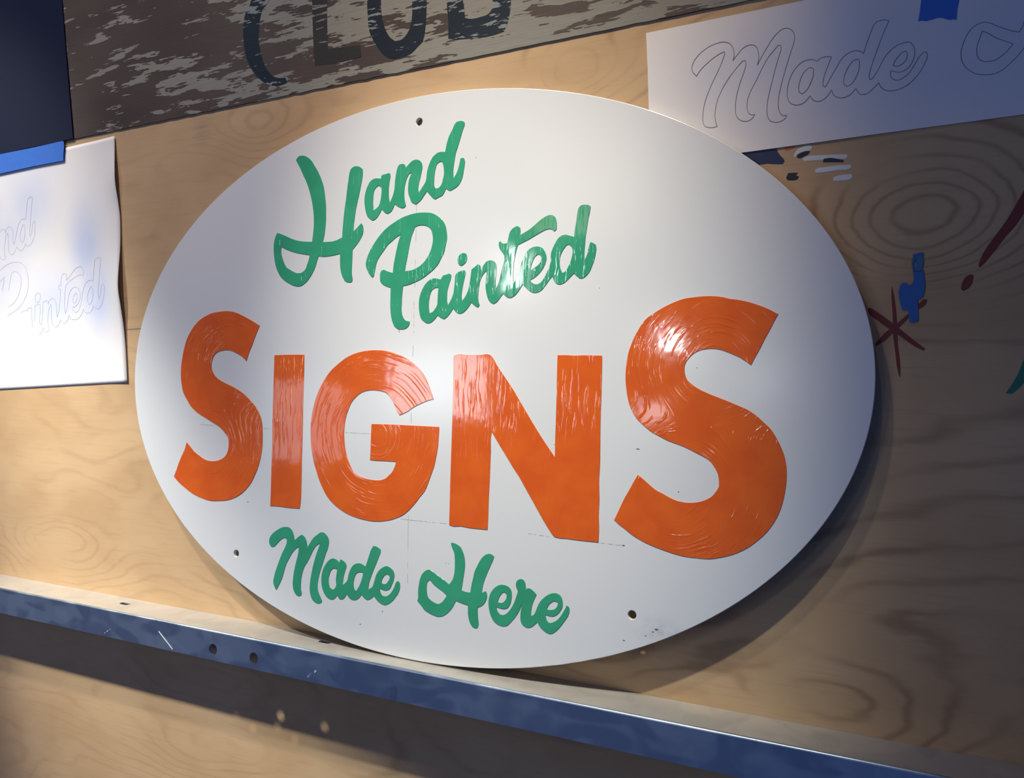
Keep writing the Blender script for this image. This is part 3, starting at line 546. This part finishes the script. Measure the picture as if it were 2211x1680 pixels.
lines = [L1([(0,1060),(10,1100),(45,1135),(75,1120),(100,1088),(80,1060),(75,960),(85,830),(110,700),(135,660),(140,760),(145,900),(160,1000),(200,1045),(245,1010),(270,950),(290,900),(315,950),(350,968),(395,945),(430,880),(442,840),(460,880),(485,893),(530,860),(570,790),(595,700),(605,590),(608,490),(590,463),(570,490),(555,580),(540,680),(522,725),(512,690),(518,560),(530,400),(540,250),(560,45),(520,45),(482,75),(468,140),(455,260),(443,435),(410,420),(360,450),(325,500),(300,590),(280,690),(260,790),(235,865),(222,820),(225,700),(218,620),(190,565),(150,558),(115,590),(90,665),(85,610),(50,600),(10,640),(-30,680)]),
 L1([(428,560),(410,515),(380,560),(355,650),(350,760),(375,830),(405,810),(425,730),(430,640),(428,560)]),
 L2([(-30,300),(0,270),(80,200),(180,145),(280,128),(370,150),(430,210),(465,300),(485,400),(488,500),(460,680),(420,780),(350,890),(260,970),(130,1060)]),
 L2([(155,630),(160,540),(180,420),(200,310),(250,292),(310,310),(350,370),(368,440),(350,580),(300,740),(230,840),(140,905)]),
 L2([(-30,500),(0,470),(75,390),(70,430),(55,530),(40,630)]),
 L2([(605,700),(660,662),(695,675),(695,740),(670,815),(640,828),(610,805),(605,700)]),
 L2([(360,1010),(400,970),(430,965),(460,975),(490,930),(545,915),(548,1000),(550,1130),(560,1265)]),
 L2([(590,1160),(605,1000),(600,890),(640,860),(690,855),(690,960),(685,1080),(680,1180),(695,1210),(718,1180),(725,1100),(738,960),(740,830),(780,800),(825,800),(830,850),(860,780),(905,752),(945,780),(970,850),(975,960),(985,1085),(1005,1020),(1025,900),(1038,740),(1040,605),(1015,600),(1010,540),(1045,530),(1055,450),(1065,355),(1100,330),(1140,332),(1150,360),(1140,445),(1200,380),(1270,280),(1340,215),(1400,208),(1435,260),(1440,320),(1437,378),(1410,348),(1360,355),(1290,395),(1200,460),(1130,535),(1125,640),(1115,780),(1115,920),(1128,1018),(1150,940),(1170,820),(1190,690),(1230,600),(1290,560),(1340,575),(1375,640),(1385,720),(1370,790),(1335,860),(1290,905),(1250,900),(1262,960),(1305,1000),(1350,970),(1385,890),(1405,790),(1425,660),(1450,560),(1480,495),(1530,450),(1580,440),(1610,455),(1615,350),(1625,200),(1635,95),(1680,55),(1740,60),(1730,200),(1715,380),(1700,540),(1692,660),(1710,765),(1730,700),(1745,600),(1755,530),(1785,508),(1808,560),(1800,660),(1780,780),(1745,880),(1700,940),(1660,930),(1615,880),(1590,950),(1550,1000),(1505,1008),(1460,980),(1438,935),(1420,1000),(1380,1070),(1330,1115),(1270,1122),(1220,1095),(1190,1045),(1165,1130),(1120,1185),(1095,1192),(1065,1165),(1045,1125),(1010,1210),(960,1255),(930,1235),(900,1180),(885,1060),(885,940),(878,855),(850,920),(830,1040),(825,1180),(850,1300),(800,1340),(765,1320),(745,1265),(715,1350),(670,1385)]),
 L2([(1310,658),(1275,710),(1258,820),(1290,840),(1325,770),(1330,700),(1310,658)]),
 L2([(1575,540),(1540,600),(1515,690),(1510,780),(1535,865),(1575,830),(1600,740),(1605,640),(1575,540)])]
me = ribbon_mesh([smooth(to_plane(l, u), 4, False) for l in lines], .0005, .00012, lift)
mesh_obj('pencil_lettering', me, M['pencil_light'], pap, WALLM())['label'] = 'faint pencil outlines of script letters'

tp = shape_mesh([to_plane([(-70,348),(0,332.5),(70,318.5),(133.5,304),(136.5,306),(137,318),(135.6,330),(135.4,346.5),(70,359),(0,374.5),(-70,390)], wall_uv(.0045))], .00012)
o = mesh_obj('masking_tape', tp, M['tape'], None, WALLM(.0036))
tag(o, 'bright blue masking tape strip holding the top of the left paper', 'tape')

# ---------------------------------------------------------------- right paper pattern
pr_ = thing('paper_pattern', on_wall(1800, 150), 'white paper pattern with outlined script Made at the upper right, behind the sign', 'paper')
u3 = wall_uv(.0012)
q = to_plane([(1395,71.5),(1398.5,150),(1401,240),(1404,356.5),(1600,330),(1900,288.6),(2211,247),(2420,218)], u3)
t1 = u3(1745, -1); tl = u3(1395, 71.5); k = (t1[1]-tl[1])/(t1[0]-tl[0]); xe = q[-1][0]
q += [(xe, tl[1]+k*(xe-tl[0]))]
def rb(px, py, sx, sy, a):
    p = u3(px, py); return (p[0], p[1], sx, sy, a)
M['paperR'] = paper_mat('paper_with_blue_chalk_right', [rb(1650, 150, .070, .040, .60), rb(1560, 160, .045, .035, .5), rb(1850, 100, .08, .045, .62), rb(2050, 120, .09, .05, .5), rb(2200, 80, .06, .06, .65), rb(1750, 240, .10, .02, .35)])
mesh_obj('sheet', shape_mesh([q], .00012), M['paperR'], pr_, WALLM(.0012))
P1 = frame(1480, 30, 6); P2 = frame(1700, 0, 6); P3 = frame(1843, 0, 6)
lines = [P1([(145,808),(180,750),(230,690),(300,625),(380,560),(450,515),(500,490),(512,510),(490,580),(450,680),(400,790),(350,890),(300,1010),(260,1120),(235,1230),(225,1330),(230,1410),(255,1455),(310,1473),(370,1470),(412,1458),(395,1410),(383,1330),(390,1230),(415,1120),(460,1010),(520,900),(600,780),(680,680),(740,610),(775,605),(785,640),(765,730),(720,860),(680,990),(655,1110),(648,1220),(660,1320),(700,1370),(750,1390),(810,1388),(870,1350),(900,1300),(860,1308),(825,1290),(800,1230),(800,1150),(825,1050),(870,950),(930,840),(1000,690),(1070,570),(1140,480),(1200,410),(1235,405),(1240,440),(1215,540),(1170,690),(1130,850),(1090,1010),(1065,1130),(1057,1250),(1065,1330),(1100,1385),(1170,1405),(1250,1385),(1300,1345),(1312,1312),(1270,1320),(1230,1290),(1207,1220),(1205,1120),(1230,970),(1270,810),(1320,640),(1370,480),(1405,370),(1415,290),(1390,225),(1340,190),(1270,192),(1200,240),(1130,320),(1060,430),(1000,530),(930,668),(948,590),(945,500),(920,430),(870,402),(810,410),(740,450),(680,520),(613,605),(628,560),(628,490),(605,420),(560,378),(490,365),(400,385),(300,430),(200,505),(120,600),(85,690),(95,750),(145,808)]),
 P2([(385,795),(345,775),(280,775),(200,800),(120,870),(60,960),(20,1060),(0,1160),(5,1270),(40,1335),(100,1360),(180,1350),(240,1310),(295,1240),(320,1280),(375,1315),(440,1305),(510,1255),(575,1165),(600,1230),(660,1265),(730,1265),(810,1230),(890,1145),(915,1195),(950,1225),(1030,1215),(1100,1160),(1185,1070),(1205,1120),(1260,1165),(1350,1178),(1450,1155),(1550,1105),(1640,1030),(1720,930),(1780,820),(1815,720),(1800,672),(1760,680),(1700,750),(1640,850),(1580,940),(1500,1010),(1420,1040),(1360,1020),(1335,970),(1345,915),(1400,932),(1480,930),(1560,885),(1620,800),(1650,700),(1640,610),(1590,545),(1530,550),(1420,590),(1330,660),(1270,730),(1210,840),(1150,950),(1100,1020),(1065,1030),(1060,980),(1090,860),(1130,740),(1180,600),(1240,440),(1318,270),(1250,258),(1160,280),(1125,320),(1080,420),(1030,560),(985,695),(950,668),(870,660),(790,690),(700,770),(640,870),(580,970),(520,1080),(490,1130),(460,1110),(465,1040),(500,920),(535,830),(572,735),(500,735),(430,755),(385,795)]),
 P2([(340,900),(335,980),(300,1080),(240,1180),(190,1218),(150,1190),(148,1120),(170,1030),(220,930),(280,878),(320,878),(340,900)]),
 P2([(935,830),(925,910),(880,1020),(820,1095),(770,1120),(735,1090),(730,1040),(760,930),(810,840),(860,785),(910,768),(935,790),(935,830)]),
 P2([(1555,700),(1545,760),(1500,820),(1440,855),(1370,855),(1390,800),(1440,730),(1490,680),(1530,662),(1555,690)]),
 P3([(2320,-60),(2208,280),(2195,330),(2150,415),(2080,408),(1980,380),(1880,345),(1780,305),(1700,288),(1620,310),(1530,370),(1460,470),(1415,580),(1392,680),(1400,780),(1440,860),(1510,920),(1600,960),(1700,970),(1810,960),(1920,910),(2030,820),(2120,730),(2208,620),(2330,440)]),
 P3([(1665,405),(1640,480),(1605,580),(1595,680),(1610,745),(1660,790),(1750,800),(1850,770),(1960,690),(2068,570),(1950,530),(1820,480),(1740,430),(1665,405)])]
me = ribbon_mesh([smooth(to_plane(l, u3), 4, False) for l in lines], .00045, .00155)
mesh_obj('pencil_lettering', me, M['pencil'], pr_, WALLM())['label'] = 'pencil outlines of script letters'
tq = [(1992,-60),(1989,0),(1986,25),(1982.5,46),(1990,44.5),(2000,45.5),(2012,42.5),(2022,39),(2032,38),(2042,41),(2050,43),(2060,41.5),(2065,43),(2067,20),(2071,0),(2074,-60)]
o = mesh_obj('masking_tape', shape_mesh([to_plane(tq, wall_uv(.0016))], .00012), M['tape'], None, WALLM(.0016))
tag(o, 'deep blue masking tape strip with torn end on the upper right paper', 'tape')

# ---------------------------------------------------------------- paint marks on the wall
M1 = frame(1580, 300, 8); M2 = frame(1580, 300, 2.8003)
def mark(name, mat, lab, pts, d=.00015, sm=3, layer=0):
    q = smooth(to_plane(pts, wall_uv()), sm)
    o = mesh_obj(name, shape_mesh([q], d/2), M[mat], wall, WALLM(d/2+layer*.0002)); o['label'] = lab; return o
mark('paint_patch', 'navyp', 'navy painted patch below the right paper', M1([(90,246),(150,232),(500,185),(770,145),(790,210),(850,300),(908,365),(910,390),(880,435),(700,435),(620,428),(540,438),(440,450),(330,440),(200,380)]))
mark('paint_dab', 'orangep', 'small orange dab', M1([(900,150),(1100,120),(1060,160),(1000,190),(930,205)]))
mark('brush_stroke', 'whitep', 'white slanting brush dab', M1([(1380,120),(1385,160),(1350,200),(1250,230),(1170,260),(1120,300),(1060,312),(1090,240),(1150,170),(1230,135),(1310,110)]))
mark('brush_stroke', 'blackp', 'black dab over the white dab', M1([(1350,205),(1330,250),(1250,300),(1180,330),(1135,325),(1120,285),(1170,250),(1260,215)]), layer=1)
mark('brush_stroke', 'whitep', 'longest white dash', M1([(1215,340),(1300,300),(1500,285),(1750,272),(1990,268),(1995,310),(1960,345),(1900,345),(1600,360),(1260,382)]))
mark('brush_stroke', 'blackp', 'black dash under the longest white dash', M1([(1575,400),(1590,345),(1700,328),(1800,340),(1940,372),(1920,400),(1750,400)]), layer=1)
mark('brush_stroke', 'whitep', 'middle white dash', M1([(1430,550),(1465,515),(1600,490),(1750,465),(2050,445),(2065,490),(2020,520),(1850,535),(1550,580),(1460,585)]))
mark('brush_stroke', 'whitep', 'short lowest white dash', M1([(1755,725),(1755,670),(1800,645),(1920,620),(2070,610),(2083,650),(2050,690),(1960,712)]))
mark('paint_patch', 'blackp', 'small black square blot', M1([(975,590),(1140,580),(1115,635),(1160,650),(1140,695),(1080,715),(960,712),(940,670)]))
mark('exclamation_mark_stroke', 'red', 'dark red slanting stroke', M2([(1850,170),(1840,330),(1767,450),(1720,520),(1650,600),(1580,690),(1530,750),(1500,778),(1490,765),(1520,690),(1590,590),(1670,480),(1767,310)]))
mark('exclamation_mark_dot', 'red', 'dark red dot', M2([(1445,818),(1463,825),(1455,870),(1430,905),(1400,920),(1385,905),(1395,865),(1420,830)]))
for i, (lab, pts) in enumerate([('upright stroke of the red star', [(966,890),(972,905),(990,1000),(1000,1110),(1005,1240),(1020,1380),(1018,1445),(1008,1420),(990,1300),(975,1180),(972,1050),(965,960)]),
                ('falling stroke of the red star', [(822,1026),(838,1020),(900,1060),(1000,1135),(1080,1200),(1168,1268),(1160,1280),(1100,1250),(1030,1200),(960,1155),(880,1095),(825,1045)]),
                ('rising stroke of the red star', [(1160,970),(1182,972),(1170,1000),(1110,1040),(1040,1110),(980,1165),(920,1220),(870,1252),(868,1238),(930,1170),(1000,1115),(1080,1045)])]):
    mark('star_stroke', 'red', lab, M2(pts), layer=i)
mark('brush_stroke', 'bluep', 'blue brush strokes', M2([(1018,890),(1030,873),(1045,870),(1075,885),(1085,880),(1098,860),(1100,830),(1095,800),(1160,795),(1163,930),(1150,960),(1125,970),(1128,1100),(1100,1110),(1072,1105),(1068,1035),(1030,1035),(1020,1000)]), layer=4)
mark('brush_stroke', 'bluedry', 'dry brushed blue stroke', M2([(1098,705),(1158,700),(1160,802),(1096,806),(1088,740)]), layer=4)
mark('paint_dab', 'bluep', 'blue top of the dry stroke', M2([(1095,698),(1156,685),(1158,702),(1100,711)]), layer=5)
mark('brush_stroke', 'greenp', 'green brush stroke at the right edge', M2([(1860,1230),(1767,1330),(1740,1400),(1690,1490),(1655,1538),(1695,1542),(1745,1500),(1790,1440),(1870,1330)]))
